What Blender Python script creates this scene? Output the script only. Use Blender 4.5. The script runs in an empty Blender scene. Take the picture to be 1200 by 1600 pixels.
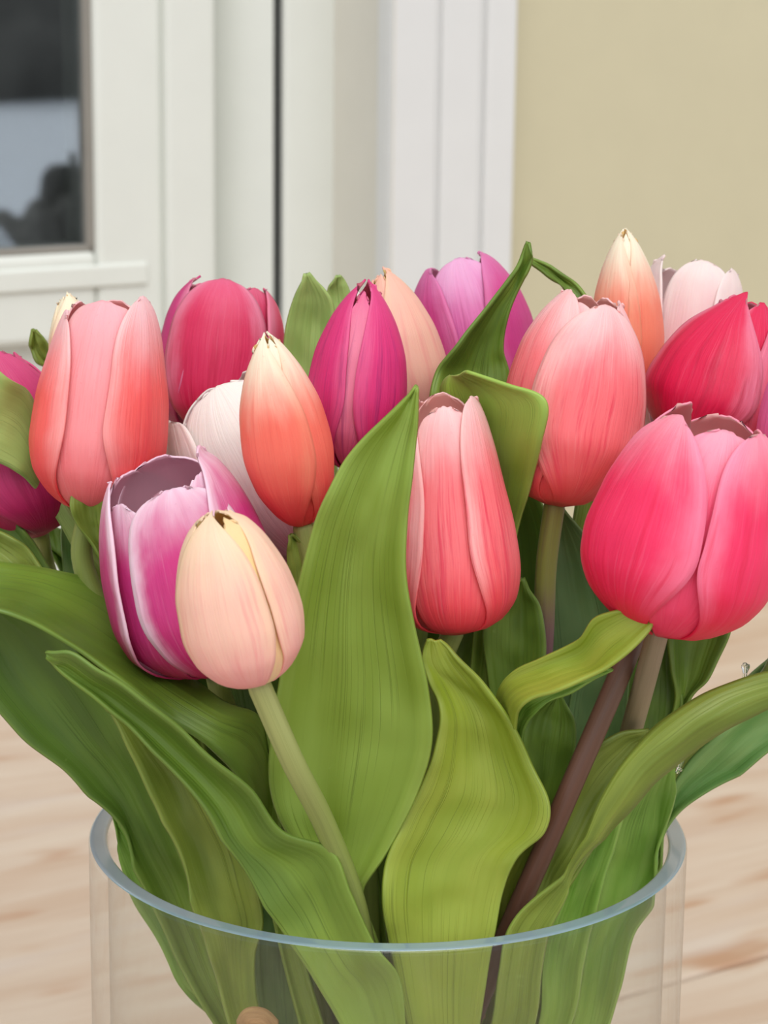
import bpy, math, random
from mathutils import Vector, Matrix, noise
random.seed(7)

# ------------------------------------------------------------------ camera
F = 3560.0                                   # focal length in pixels of the 1200x1600 frame
PITCH = math.radians(13.0)
CAM = Vector((-0.002, -0.55, 0.41))
FW = Vector((0, math.cos(PITCH), -math.sin(PITCH)))
ROLL = math.radians(0.7)
_u = Vector((0, math.sin(PITCH), math.cos(PITCH)))
_r = Vector((1, 0, 0))
UPV = _u * math.cos(ROLL) - _r * math.sin(ROLL)
RT = _r * math.cos(ROLL) + _u * math.sin(ROLL)
scene = bpy.context.scene
col = scene.collection
cam_data = bpy.data.cameras.new('camera')
cam_data.sensor_fit = 'VERTICAL'
cam_data.sensor_height = 36.0
cam_data.lens = F / 1600 * 36.0
cam_data.clip_start = 0.01
cam_data.clip_end = 200
cam_data.dof.use_dof = True
cam_data.dof.focus_distance = 0.53
cam_data.dof.aperture_fstop = 30
cam = bpy.data.objects.new('camera', cam_data)
col.objects.link(cam)
cam.location = CAM
cam.rotation_euler = Matrix((RT, UPV, -FW)).transposed().to_euler()
scene.camera = cam

# ------------------------------------------------------------------ world, sun, exposure
world = bpy.data.worlds.new('overcast_sky')
scene.world = world
world.use_nodes = True
wn = world.node_tree
wn.nodes.clear()
wo = wn.nodes.new('ShaderNodeOutputWorld')
wb = wn.nodes.new('ShaderNodeBackground')
wt = wn.nodes.new('ShaderNodeTexCoord')
ws = wn.nodes.new('ShaderNodeSeparateXYZ')
wr = wn.nodes.new('ShaderNodeValToRGB')
wr.color_ramp.elements[0].position = 0.0
wr.color_ramp.elements[0].color = (0.80, 0.84, 0.90, 1)
wr.color_ramp.elements[1].position = 1.0
wr.color_ramp.elements[1].color = (1.0, 1.0, 1.0, 1)
wn.links.new(wt.outputs['Generated'], ws.inputs[0])
wn.links.new(ws.outputs['Z'], wr.inputs[0])
wn.links.new(wr.outputs[0], wb.inputs[0])
wb.inputs[1].default_value = 0.78
wn.links.new(wb.outputs[0], wo.inputs[0])

sun_d = bpy.data.lights.new('sun_offscreen', 'SUN')
sun_d.energy = 2.35
sun_d.angle = math.radians(55)
sun_d.color = (1.0, 0.99, 0.975)
sun = bpy.data.objects.new('sun_offscreen', sun_d)
col.objects.link(sun)
SUN_DIR = Vector((-0.10, 0.62, -0.85))       # direction the light travels
sun.rotation_euler = SUN_DIR.to_track_quat('-Z', 'Y').to_euler()

vs = scene.view_settings
vs.view_transform = 'Standard'
vs.look = 'None'
vs.exposure = 0.0
vs.gamma = 1.0
vs.use_curve_mapping = False

# ------------------------------------------------------------------ helpers
def ray(px, py):
    return FW + RT * ((px - 600) / F) + UPV * (-(py - 800) / F)
def P(px, py, ymm):                          # pixel + depth along Y in millimetres
    d = ray(px, py)
    s = (ymm / 1000.0 - CAM.y) / d.y
    return CAM + d * s
def ZP(px, py, z):                           # pixel on the horizontal plane z
    d = ray(px, py)
    return CAM + d * ((z - CAM.z) / d.z)
def lin(c):
    r = []
    for x in c:
        x /= 255.0
        r.append(x / 12.92 if x <= 0.04045 else ((x + 0.055) / 1.055) ** 2.4)
    return (r[0], r[1], r[2], 1.0)
def mesh_obj(name, verts, faces, mats, parent=None, smooth=True, uvs=None, midx=None):
    me = bpy.data.meshes.new(name)
    me.from_pydata([tuple(v) for v in verts], [], faces)
    if uvs is not None:
        ul = me.uv_layers.new(name='UVMap')
        for lp in me.loops:
            ul.data[lp.index].uv = uvs[lp.vertex_index]
    for m in (mats if isinstance(mats, (list, tuple)) else [mats]):
        me.materials.append(m)
    if smooth:
        for p in me.polygons:
            p.use_smooth = True
    if midx is not None:
        for p, i in zip(me.polygons, midx):
            p.material_index = i
    me.update()
    o = bpy.data.objects.new(name, me)
    col.objects.link(o)
    if parent is not None:
        o.parent = parent
    return o
def tag(o, label=None, cat=None, group=None, kind=None):
    if label: o['label'] = label
    if cat: o['category'] = cat
    if group: o['group'] = group
    if kind: o['kind'] = kind
    return o
def empty(name, loc):
    o = bpy.data.objects.new(name, None)
    o.empty_display_size = 0.02
    col.objects.link(o)
    o.location = loc
    return o
def bez(pts, n):                             # Catmull-Rom by chord length through Vector points, n samples per segment
    k = len(pts)
    ts = [0.0]
    for i in range(1, k):
        ts.append(ts[-1] + max(1e-5, (pts[i] - pts[i - 1]).length ** 0.6))
    tan = []
    for i in range(k):
        if i == 0: tan.append((pts[1] - pts[0]) / (ts[1] - ts[0]))
        elif i == k - 1: tan.append((pts[-1] - pts[-2]) / (ts[-1] - ts[-2]))
        else:
            a = (pts[i] - pts[i - 1]) / (ts[i] - ts[i - 1])
            b = (pts[i + 1] - pts[i]) / (ts[i + 1] - ts[i])
            h0, h1 = ts[i] - ts[i - 1], ts[i + 1] - ts[i]
            tan.append((a * h1 + b * h0) / (h0 + h1))
    out = []
    for i in range(k - 1):
        h = ts[i + 1] - ts[i]
        for j in range(n):
            s = j / n
            h00 = 2 * s ** 3 - 3 * s ** 2 + 1; h10 = s ** 3 - 2 * s ** 2 + s
            h01 = -2 * s ** 3 + 3 * s ** 2; h11 = s ** 3 - s ** 2
            out.append(pts[i] * h00 + tan[i] * (h10 * h) + pts[i + 1] * h01 + tan[i + 1] * (h11 * h))
    out.append(pts[-1].copy())
    return out
def lerp_tab(tab, t):
    if t <= tab[0][0]: return tab[0][1]
    for i in range(len(tab) - 1):
        t0, r0 = tab[i]; t1, r1 = tab[i + 1]
        if t <= t1:
            def sl(k):
                if k <= 0: return (tab[1][1] - tab[0][1]) / (tab[1][0] - tab[0][0])
                if k >= len(tab) - 1: return (tab[-1][1] - tab[-2][1]) / (tab[-1][0] - tab[-2][0])
                a = (tab[k][1] - tab[k - 1][1]) / (tab[k][0] - tab[k - 1][0])
                b = (tab[k + 1][1] - tab[k][1]) / (tab[k + 1][0] - tab[k][0])
                return 0 if a * b <= 0 else 2 * a * b / (a + b)
            h = t1 - t0; s = (t - t0) / h
            return ((2 * s ** 3 - 3 * s ** 2 + 1) * r0 + (s ** 3 - 2 * s ** 2 + s) * h * sl(i)
                    + (-2 * s ** 3 + 3 * s ** 2) * r1 + (s ** 3 - s ** 2) * h * sl(i + 1))
    return tab[-1][1]
def tube(pts, rads, seg=12, cap=True):
    verts, faces, uvs = [], [], []
    n = len(pts)
    ref = Vector((0.0, -1.0, 0.1))
    for i, p in enumerate(pts):
        t = (pts[min(i + 1, n - 1)] - pts[max(i - 1, 0)]).normalized()
        a = (ref - t * ref.dot(t)).normalized()
        b = t.cross(a)
        for j in range(seg):
            an = 2 * math.pi * j / seg
            verts.append(p + (a * math.cos(an) + b * math.sin(an)) * rads[i])
            uvs.append((j / seg, i / (n - 1)))
    for i in range(n - 1):
        for j in range(seg):
            k = (j + 1) % seg
            faces.append((i * seg + j, i * seg + k, (i + 1) * seg + k, (i + 1) * seg + j))
    if cap:
        faces.append(tuple(range(seg - 1, -1, -1)))
        faces.append(tuple((n - 1) * seg + j for j in range(seg)))
    return verts, faces, uvs

# ------------------------------------------------------------------ materials
class NT:
    def __init__(self, name):
        self.m = bpy.data.materials.new(name)
        self.m.use_nodes = True
        self.t = self.m.node_tree
        self.t.nodes.clear()
        self.out = self.n('ShaderNodeOutputMaterial')
    def n(self, typ, **kw):
        nd = self.t.nodes.new(typ)
        for k, v in kw.items(): setattr(nd, k, v)
        return nd
    def l(self, a, b): self.t.links.new(a, b)
    def val(self, sock, v):
        if hasattr(v, 'is_output'): self.l(v, sock)
        else: sock.default_value = v
    def math(self, op, a, b=0.0, c=0.0, clamp=False):
        nd = self.n('ShaderNodeMath', operation=op); nd.use_clamp = clamp
        self.val(nd.inputs[0], a); self.val(nd.inputs[1], b); self.val(nd.inputs[2], c)
        return nd.outputs[0]
    def mix(self, f, a, b, blend='MIX'):
        nd = self.n('ShaderNodeMix', data_type='RGBA', blend_type=blend)
        self.val(nd.inputs[0], f); self.val(nd.inputs[6], a); self.val(nd.inputs[7], b)
        return nd.outputs[2]
    def rng(self, v, a, b, c=0.0, d=1.0, smooth=True):
        nd = self.n('ShaderNodeMapRange'); nd.interpolation_type = 'SMOOTHSTEP' if smooth else 'LINEAR'
        self.val(nd.inputs[0], v)
        for i, x in enumerate((a, b, c, d)): self.val(nd.inputs[i + 1], x)
        return nd.outputs[0]
    def comb(self, x, y, z):
        nd = self.n('ShaderNodeCombineXYZ')
        self.val(nd.inputs[0], x); self.val(nd.inputs[1], y); self.val(nd.inputs[2], z)
        return nd.outputs[0]
    def noise(self, vec, scale, detail=2.0, rough=0.5):
        nd = self.n('ShaderNodeTexNoise')
        self.l(vec, nd.inputs['Vector']); nd.inputs['Scale'].default_value = scale
        nd.inputs['Detail'].default_value = detail; nd.inputs['Roughness'].default_value = rough
        return nd.outputs[0]
    def uv(self):
        c = self.n('ShaderNodeTexCoord'); s = self.n('ShaderNodeSeparateXYZ')
        self.l(c.outputs['UV'], s.inputs[0])
        self.obj = c.outputs['Object']; self.uvv = c.outputs['UV']
        return s.outputs[0], s.outputs[1]
    def princ(self, colr, rough=0.5, bump=None, bstr=0.2, bdist=0.001, **kw):
        b = self.n('ShaderNodeBsdfPrincipled')
        self.val(b.inputs['Base Color'], colr); self.val(b.inputs['Roughness'], rough)
        for k, v in kw.items():
            b.inputs[k.replace('_', ' ')].default_value = v
        if bump is not None:
            bn = self.n('ShaderNodeBump'); bn.inputs['Strength'].default_value = bstr
            bn.inputs['Distance'].default_value = bdist
            self.l(bump, bn.inputs['Height']); self.l(bn.outputs[0], b.inputs['Normal'])
        self.l(b.outputs[0], self.out.inputs[0])
        return b
    def translucent(self, b, c, f):
        tr = self.n('ShaderNodeBsdfTranslucent'); self.val(tr.inputs[0], c)
        mx = self.n('ShaderNodeMixShader'); mx.inputs[0].default_value = f
        self.l(b.outputs[0], mx.inputs[1]); self.l(tr.outputs[0], mx.inputs[2]); self.l(mx.outputs[0], self.out.inputs[0])

def petal_mat(name, base, mid, tip, edge, streak, es=0.5, ss=0.4, tipv=0.8, seed=0.0, sfreq=14, ew=0.52):
    t = NT(name)
    u, v = t.uv()
    uo = t.math('ADD', u, seed)
    warp = t.noise(t.comb(t.math('MULTIPLY', uo, 3.0), t.math('MULTIPLY', v, 2.0), seed), 1.6, 3)
    v2 = t.math('ADD', v, t.math('MULTIPLY', t.math('SUBTRACT', warp, 0.5), 0.28))
    c = t.mix(t.rng(v2, 0.02, 0.45), lin(base), lin(mid))
    c = t.mix(t.rng(v2, tipv - 0.32, tipv + 0.16), c, lin(tip))
    e = t.math('ABSOLUTE', t.math('SUBTRACT', t.math('MULTIPLY', u, 2.0), 1.0))
    en = t.math('ADD', e, t.math('MULTIPLY', t.math('SUBTRACT', warp, 0.5), 0.5))
    em = t.math('MULTIPLY', t.rng(en, ew, 1.0), t.rng(v, 0.05, 0.4))
    c = t.mix(t.math('MULTIPLY', em, es), c, lin(edge))
    # fine lengthwise streaks, strongest low and mid height on the petal
    uu = t.math('MULTIPLY', t.math('SUBTRACT', uo, 0.5), sfreq)
    s1 = t.noise(t.comb(uu, t.math('MULTIPLY', v, 1.3), seed * 3.1), 1.0, 4, 0.65)
    s2 = t.noise(t.comb(t.math('MULTIPLY', uu, 3.2), t.math('MULTIPLY', v, 2.4), seed * 1.7), 1.0, 3, 0.6)
    sm = t.math('MULTIPLY', t.rng(s1, 0.5, 0.68), t.math('MULTIPLY', t.rng(v, 0.02, 0.2), t.rng(v2, 0.92, 0.5)))
    c = t.mix(t.math('MULTIPLY', sm, ss), c, lin(streak))
    sm2 = t.math('MULTIPLY', t.rng(s2, 0.54, 0.74), t.rng(v2, 0.95, 0.6))
    c = t.mix(t.math('MULTIPLY', sm2, ss * 0.55), c, lin(streak))
    lm = t.math('MULTIPLY', t.rng(s2, 0.46, 0.28), 0.10)
    c = t.mix(lm, c, lin(edge))
    sp = t.noise(t.obj, 1100, 2)
    c = t.mix(t.math('MULTIPLY', t.rng(sp, 0.66, 0.76), 0.12), c, lin(streak))
    h = t.math('ADD', t.math('MULTIPLY', s2, 0.5), t.math('ADD', t.math('MULTIPLY', s1, 0.7), t.math('MULTIPLY', sp, 0.08)))
    b = t.princ(c, 0.47, h, 0.32, 0.0011, Subsurface_Weight=0.08, Subsurface_Scale=0.003, Specular_IOR_Level=0.38)
    t.translucent(b, c, 0.13)
    return t.m
def plain_mat(name, rgb, rough=0.5, nscale=0, namt=0.08, **kw):
    t = NT(name)
    c = lin(rgb)
    if nscale:
        tc = t.n('ShaderNodeTexCoord')
        nz = t.noise(tc.outputs['Object'], nscale, 3)
        d = tuple(x * (1 - namt * 2) for x in c[:3]) + (1,)
        c = t.mix(nz, c, d)
    t.princ(c, rough, **kw)
    return t.m
def leaf_mat(name, a, b, seed=0.0, rough=0.46, pale=None, bl=0.5):
    t = NT(name)
    u, v = t.uv()
    big = t.noise(t.comb(t.math('ADD', t.math('MULTIPLY', u, 1.5), seed), t.math('MULTIPLY', v, 2.6), seed), 1.4, 2)
    c = t.mix(t.rng(big, 0.32, 0.68), lin(a), lin(b))
    c = t.mix(t.rng(t.math('ADD', v, t.math('MULTIPLY', t.math('SUBTRACT', big, 0.5), 0.3)), 0.42, 0.86, 0.0, bl), c, lin((150, 174, 72)))
    uu = t.math('ADD', t.math('MULTIPLY', u, 19), seed * 5)
    vn = t.noise(t.comb(uu, t.math('MULTIPLY', v, 0.35), seed), 1.0, 2, 0.5)
    vein = t.rng(t.math('ABSOLUTE', t.math('SUBTRACT', vn, 0.5)), 0.022, 0.0)
    veinm = t.math('MULTIPLY', vein, t.rng(t.noise(t.comb(u, t.math('MULTIPLY', v, 1.6), seed + 4), 2.2, 2), 0.40, 0.62))
    dk = tuple(x * 0.42 for x in lin(a)[:3]) + (1,)
    c = t.mix(t.math('MULTIPLY', veinm, 0.42), c, dk)
    fine = t.noise(t.comb(t.math('MULTIPLY', u, 60), t.math('MULTIPLY', v, 1.0), seed), 1.0, 3)
    c = t.mix(t.math('MULTIPLY', t.rng(fine, 0.5, 0.8), 0.07), c, dk)
    e = t.math('ABSOLUTE', t.math('SUBTRACT', t.math('MULTIPLY', u, 2.0), 1.0))
    pl = lin(pale or (150, 178, 96))
    c = t.mix(t.math('MULTIPLY', t.rng(e, 0.95, 1.0), 0.15), c, pl)
    sc = t.noise(t.obj, 160, 3, 0.7)
    c = t.mix(t.math('MULTIPLY', t.rng(sc, 0.7, 0.78), 0.25), c, pl)
    h = t.math('SUBTRACT', t.math('ADD', t.math('MULTIPLY', fine, 0.05), t.math('MULTIPLY', t.rng(t.noise(t.comb(t.math('MULTIPLY', u, 7), t.math('MULTIPLY', v, 0.9), seed), 1.0, 1), 0.3, 0.7), 0.45)), t.math('MULTIPLY', veinm, 0.35))
    t.princ(c, rough, h, 0.35, 0.0012, Specular_IOR_Level=0.42, Subsurface_Weight=0.05, Subsurface_Scale=0.002)
    return t.m

# ------------------------------------------------------------------ the setting: wall, door, table
EL, ER = ZP(0, 1112, 0), ZP(1180, 913, 0)    # far edge of the tabletop, from the photo
WU = Vector((ER.x - EL.x, ER.y - EL.y, 0)).normalized()      # along the wall
WN = Vector((WU.y, -WU.x, 0))                                # out of the wall, towards the porch
W0 = EL - WN * 0.02                                          # a point of the wall plane
def wall_u(px, py, out):                     # place along the wall where the pixel meets the plane `out` in front of it
    d = ray(px, py)
    s = ((W0 + WN * out) - CAM).dot(WN) / d.dot(WN)
    q = CAM + d * s - W0
    return q.dot(WU), q.z
def wbox(name, u0, u1, z0, z1, o0, o1, mat, parent=None, bev=0.002):
    vv = []
    for z in (z0, z1):
        for u, o in ((u0, o0), (u1, o0), (u1, o1), (u0, o1)):
            vv.append(W0 + WU * u + WN * o + Vector((0, 0, z)))
    ff = [(0, 3, 2, 1), (4, 5, 6, 7), (0, 1, 5, 4), (1, 2, 6, 5), (2, 3, 7, 6), (3, 0, 4, 7)]
    cc = sum(vv, Vector()) / 8
    o = mesh_obj(name, [v - cc for v in vv], ff, mat, parent, smooth=False)
    o.location = cc
    if bev:
        b = o.modifiers.new('bevel', 'BEVEL'); b.width = bev; b.segments = 2
    return o
def paint_mat(name, rgb, rough=0.45):
    t = NT(name)
    tc = t.n('ShaderNodeTexCoord')
    nz = t.noise(tc.outputs['Object'], 30, 4)
    c = lin(rgb)
    d = tuple(x * 0.93 for x in c[:3]) + (1,)
    fine = t.noise(tc.outputs['Object'], 600, 2)
    t.princ(t.mix(nz, c, d), rough, fine, 0.08, 0.0005)
    return t.m
M_white = paint_mat('white_door_paint', (219, 222, 215))
M_white2 = paint_mat('white_casing_paint', (216, 217, 216))
M_beige = paint_mat('beige_wall_paint', (197, 190, 160), 0.7)
M_gap = plain_mat('dark_rubber_gap', (52, 54, 52), 0.7, 60)
M_bead = plain_mat('grey_glazing_bead', (138, 134, 126), 0.5, 60)
M_dark = plain_mat('interior_paint', (176, 170, 160), 0.9, 5)
FLOOR = -0.75
TOPZ = 1.35
# wall-plane coordinates of the vertical lines in the photograph, each on its own plane
CAS = 0.018                                   # casing stands out of the wall
REC = -0.052                                  # door frame lies back in the opening
uC1, _ = wall_u(806, 200, CAS)
uC0, _ = wall_u(612, 200, CAS)
uF1, _ = wall_u(521, 200, REC)
uF0, _ = wall_u(441, 200, REC - 0.003)
uG0, _ = wall_u(427, 200, REC - 0.004)
uS1 = uG0
uS0, _ = wall_u(338, 200, REC - 0.004)
uT0, _ = wall_u(256, 200, REC - 0.010)
uB1, zB1 = wall_u(152, 393, REC - 0.010)
_, zRail0 = wall_u(40, 541, REC - 0.010)
uGl, zGl = wall_u(143, 385, REC - 0.026)
uL = uB1 - 0.75
# beige wall, right of the casing, and the piece of wall behind casing
wr_ = tag(wbox('wall_right', uC0 + 0.004, uC1 + 1.6, FLOOR, TOPZ, -0.2, 0.0, M_beige, bev=0), 'beige painted wall right of the white door casing', kind='structure')
tag(wbox('wall_above_door', uL - 0.4, uC0 + 0.004, TOPZ - 0.02, TOPZ + 0.3, -0.2, 0.0, M_beige, bev=0), 'beige wall above the door', kind='structure')
tr = tag(wbox('trim_1', uC0, uC1, FLOOR, TOPZ - 0.05, 0.0, CAS - 0.004, M_white2), 'white moulded casing beside the door', kind='structure')
def cbox(name, a, b, out0, out1, parent):     # a strip of the casing given as fractions of its width
    o = wbox(name, uC0 + (uC1 - uC0) * a, uC0 + (uC1 - uC0) * b, FLOOR, TOPZ - 0.05, out0, out1, M_white2, bev=0.0025)
    w = o.matrix_basis.copy()
    o.parent = parent
    o.location = o.location - parent.location
    return o
cbox('casing_flat', 0.0, 0.36, CAS - 0.006, CAS, tr)
cbox('casing_flat', 0.40, 0.72, CAS - 0.006, CAS - 0.001, tr)
cbox('casing_flat', 0.755, 1.0, CAS - 0.006, CAS, tr)
jb = tag(wbox('trim_2', uF1 - 0.0, uC0 + 0.002, FLOOR, TOPZ - 0.05, REC - 0.06, 0.0, M_white2, bev=0.001), 'white door jamb reveal', kind='structure')
# the reveal runs from the frame face out to the casing edge
dv = []
for z in (FLOOR, TOPZ - 0.05):
    for u, o in ((uF1, REC), (uC0 + 0.001, CAS), (uC0 + 0.012, CAS - 0.002), (uC0 + 0.012, REC)):
        dv.append(W0 + WU * u + WN * o + Vector((0, 0, z)))
M_reveal = paint_mat('cream_reveal_paint', (214, 211, 200))
rv = tag(mesh_obj('trim_3', dv, [(0, 4, 5, 1), (1, 5, 6, 2), (2, 6, 7, 3), (3, 7, 4, 0), (0, 1, 2, 3), (7, 6, 5, 4)], M_reveal, smooth=False), 'cream side reveal between door frame and casing', kind='structure')
bpy.data.objects.remove(jb)
# door: frame, stile, bead, pane, rails, panel
door = tag(empty('door_1', W0 + WU * uB1 + WN * REC + Vector((0, 0, FLOOR))), 'white glazed porch door with dark pane', kind='structure')
def dbox(name, *a, **k):
    o = wbox(name, *a, **k)
    o.parent = door
    o.location = o.location - door.location
    return o
dbox('door_frame', uF0, uF1 + 0.012, FLOOR, TOPZ - 0.05, REC - 0.05, REC, M_white, bev=0.003)
dbox('seal_gap', uG0, uF0, FLOOR, TOPZ - 0.05, REC - 0.05, REC - 0.004, M_gap, bev=0)
# sloping inner face of the sash frame (340-425 px)
sv = []
for z in (FLOOR, TOPZ - 0.05):
    for u, o in ((uS0, REC - 0.046), (uS1, REC - 0.004), (uS1, REC - 0.055), (uS0, REC - 0.055)):
        sv.append(W0 + WU * u + WN * o + Vector((0, 0, z)) - door.location)
mesh_obj('stile_chamfer', sv, [(0, 1, 5, 4), (1, 2, 6, 5), (2, 3, 7, 6), (3, 0, 4, 7), (3, 2, 1, 0), (4, 5, 6, 7)], M_white, door, smooth=False)
dbox('outer_stile', uT0 - 0.001, uS0, FLOOR, TOPZ - 0.05, REC - 0.05, REC - 0.004, M_white, bev=0.003)
zB = zB1 - 0.0
dbox('sash_stile', uB1, uT0, zRail0, TOPZ - 0.05, REC - 0.05, REC - 0.010, M_white, bev=0.004)
dbox('bottom_rail', uL, uB1, zRail0, zB, REC - 0.05, REC - 0.0105, M_white, bev=0.004)
dbox('rail_lip', uL, uT0 - 0.012, zB - 0.022, zB - 0.008, REC - 0.012, REC - 0.008, M_white, bev=0.0018)
dbox('lower_panel', uL, uT0, FLOOR, zRail0, REC - 0.06, REC - 0.026, M_white, bev=0.002)
dbox('glazing_bead', uB1 - 0.005, uB1 + 0.001, zB, TOPZ - 0.05, REC - 0.045, REC - 0.0135, M_bead, bev=0.001)
dbox('glazing_bead', uL, uB1, zB - 0.001, zB + 0.004, REC - 0.045, REC - 0.0135, M_bead, bev=0.001)
tg = NT('window_glass')
g_l = tg.n('ShaderNodeLayerWeight'); g_l.inputs[0].default_value = 0.5
g_f = tg.math('ADD', tg.math('MULTIPLY', tg.math('POWER', g_l.outputs['Facing'], 5.0), 0.7), 0.27)
g_g = tg.n('ShaderNodeBsdfGlossy'); g_g.inputs['Roughness'].default_value = 0.02
g_g.inputs['Color'].default_value = (0.86, 0.93, 1.0, 1)
g_t = tg.n('ShaderNodeBsdfTransparent'); g_t.inputs[0].default_value = (0.75, 0.8, 0.8, 1)
g_m = tg.n('ShaderNodeMixShader')
tg.l(g_f, g_m.inputs[0]); tg.l(g_t.outputs[0], g_m.inputs[1]); tg.l(g_g.outputs[0], g_m.inputs[2])
tg.l(g_m.outputs[0], tg.out.inputs[0])
dbox('pane', uL, uB1 - 0.004, zB + 0.003, TOPZ - 0.05, REC - 0.021, REC - 0.018, tg.m, bev=0)
# a room behind the door; it is dim because daylight only enters through the pane
RU0, RU1, RD = uL - 0.8, uC1 + 1.6, -3.6
tag(wbox('wall_interior', RU0, RU1, FLOOR, TOPZ, RD - 0.02, RD, M_dark, bev=0), 'interior wall behind the door pane', kind='structure')
tag(wbox('wall_interior_side', RU1 - 0.02, RU1, FLOOR, TOPZ, RD, -0.2, M_dark, bev=0), 'interior side wall behind the door pane', kind='structure')
tag(wbox('wall_interior_end', RU0, RU0 + 0.02, FLOOR, TOPZ, RD, -0.2, M_dark, bev=0), 'interior end wall behind the door pane', kind='structure')
tag(wbox('ceiling', RU0, RU1, TOPZ, TOPZ + 0.02, RD - 0.02, -0.2, M_dark, bev=0), 'interior ceiling behind the door', kind='structure')
tag(wbox('floor_interior', RU0, RU1, FLOOR, FLOOR + 0.02, RD, -0.2, M_dark, bev=0), 'interior floor behind the door', kind='structure')
tag(wbox('wall_left', uL - 0.8, uL, FLOOR, TOPZ, -0.2, 0.0, M_beige, bev=0), 'beige wall left of the door', kind='structure')

# snowy yard on the open side of the porch (mirrored in the pane)
def snow_mat():
    t = NT('snow')
    tc = t.n('ShaderNodeTexCoord')
    nz = t.noise(tc.outputs['Object'], 1.2, 5)
    t.princ(t.mix(nz, (0.86, 0.87, 0.90, 1), (0.78, 0.80, 0.84, 1)), 0.7, nz, 0.4, 0.05)
    return t.m
M_snow = snow_mat()
gv = []
GN = 40
for i in range(GN + 1):
    for j in range(GN + 1):
        x = -40 + 80 * i / GN; y = -60 + 80 * j / GN
        gv.append(Vector((x, y, FLOOR - 0.02 + 0.12 * min(1, max(0, (Vector((x, y)).length - 3) / 5)) * noise.noise(Vector((x * 0.3, y * 0.3, 1))))))
gf = [(i * (GN + 1) + j, (i + 1) * (GN + 1) + j, (i + 1) * (GN + 1) + j + 1, i * (GN + 1) + j + 1) for i in range(GN) for j in range(GN)]
tag(mesh_obj('floor', gv, gf, M_snow), 'snow covered ground around the porch', kind='structure')
M_ever = plain_mat('dark_evergreen', (136, 132, 124), 0.9, 1.4, 0.46)
def bush(name, c, rx, ry, h, mat, label, cat, amp=0.35, group=None, nu=28, nvv=14):
    vv, ff = [], []
    for i in range(nvv + 1):
        a = math.pi / 2 * i / nvv
        for j in range(nu):
            b = 2 * math.pi * j / nu
            k = 1 + amp * noise.noise(Vector((math.cos(b) * 2.2 + c[0], math.sin(b) * 2.2 + c[1], a * 3)))
            vv.append(Vector((rx * math.cos(a) * math.cos(b) * k, ry * math.cos(a) * math.sin(b) * k, h * math.sin(a) * k)))
    for i in range(nvv):
        for j in range(nu):
            q = (j + 1) % nu
            ff.append((i * nu + j, i * nu + q, (i + 1) * nu + q, (i + 1) * nu + j))
    o = mesh_obj(name, vv, ff, mat)
    o.location = (c[0], c[1], FLOOR - 0.12)
    return tag(o, label, cat, group)
def refl(px, py, dist):                       # where the mirrored sight line of a pane pixel ends up after `dist`
    d = ray(px, py).normalized()
    s = ((W0 + WN * (REC - 0.018)) - CAM).dot(WN) / d.dot(WN)
    q = CAM + d * s
    r = d - WN * (2 * d.dot(WN))
    return q + r * dist
TAN = Vector((-WN.y, WN.x, 0))
for k, (off, w, hh) in enumerate(((0, 4.6, 4.2), (-13, 3.0, 5.2), (13, 3.4, 3.6))):
    q = refl(70, 20, 26) + TAN * off
    bush('hedge_tree', (q.x, q.y), w, w * 0.6, hh, M_ever, ('broad', 'tall', 'low')[k] + ' dark evergreen across the snowy yard', 'tree', 0.22)
q = refl(110, 380, 7.5)
bush('yard_shrub', (q.x, q.y), 0.36, 0.36, 0.5, M_ever, 'small dark shrub in the snow', 'shrub', 0.45)
q = refl(-10, 400, 6.0)
bush('snow_mound', (q.x, q.y), 0.20, 0.20, 0.50, M_snow, 'rounded snow mound in the yard', 'snow', 0.12)

# table
def wood_mat():
    t = NT('pale_pine_boards')
    tc = t.n('ShaderNodeTexCoord')
    mp = t.n('ShaderNodeMapping')
    mp.inputs['Rotation'].default_value = (0, 0, -math.atan2(WU.y, WU.x))
    t.l(tc.outputs['Object'], mp.inputs[0])
    sp = t.n('ShaderNodeSeparateXYZ'); t.l(mp.outputs[0], sp.inputs[0])
    gx, gy = sp.outputs[0], sp.outputs[1]
    wob = t.noise(mp.outputs[0], 5, 2)
    gy2 = t.math('ADD', gy, t.math('MULTIPLY', wob, 0.03))
    g1 = t.noise(t.comb(t.math('MULTIPLY', gx, 3.5), t.math('MULTIPLY', gy2, 38), 0.0), 1.0, 4, 0.6)
    g2 = t.noise(t.comb(t.math('MULTIPLY', gx, 9), t.math('MULTIPLY', gy2, 160), 2.0), 1.0, 3, 0.6)
    g3 = t.noise(t.comb(t.math('MULTIPLY', gx, 10), t.math('MULTIPLY', gy2, 36), 5.0), 1.0, 2)
    c = t.mix(t.rng(g1, 0.3, 0.7), lin((198, 181, 163)), lin((186, 161, 139)))
    c = t.mix(t.math('MULTIPLY', t.rng(g3, 0.58, 0.76), 0.85), c, lin((170, 128, 96)))
    c = t.mix(t.math('MULTIPLY', t.rng(g2, 0.5, 0.75), 0.35), c, lin((174, 148, 126)))
    g4 = t.noise(t.comb(t.math('MULTIPLY', gx, 4), t.math('MULTIPLY', gy2, 22), 9.0), 1.0, 3)
    c = t.mix(t.math('MULTIPLY', t.rng(g4, 0.55, 0.75), 0.6), c, lin((194, 184, 178)))
    t.princ(c, 0.55, g2, 0.1, 0.0008)
    return t.m
M_wood = wood_mat()
TDEP = 0.0
jq = ZP(1140, 1509, 0)
PLW = (EL - jq).dot(-WN)                      # width of the far board, from the visible joint
table = tag(empty('wooden_table', EL + WN * 0.75 + WU * 0.3 + Vector((0, 0, FLOOR))), 'pale wooden table under the glass vase', 'table')
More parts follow.
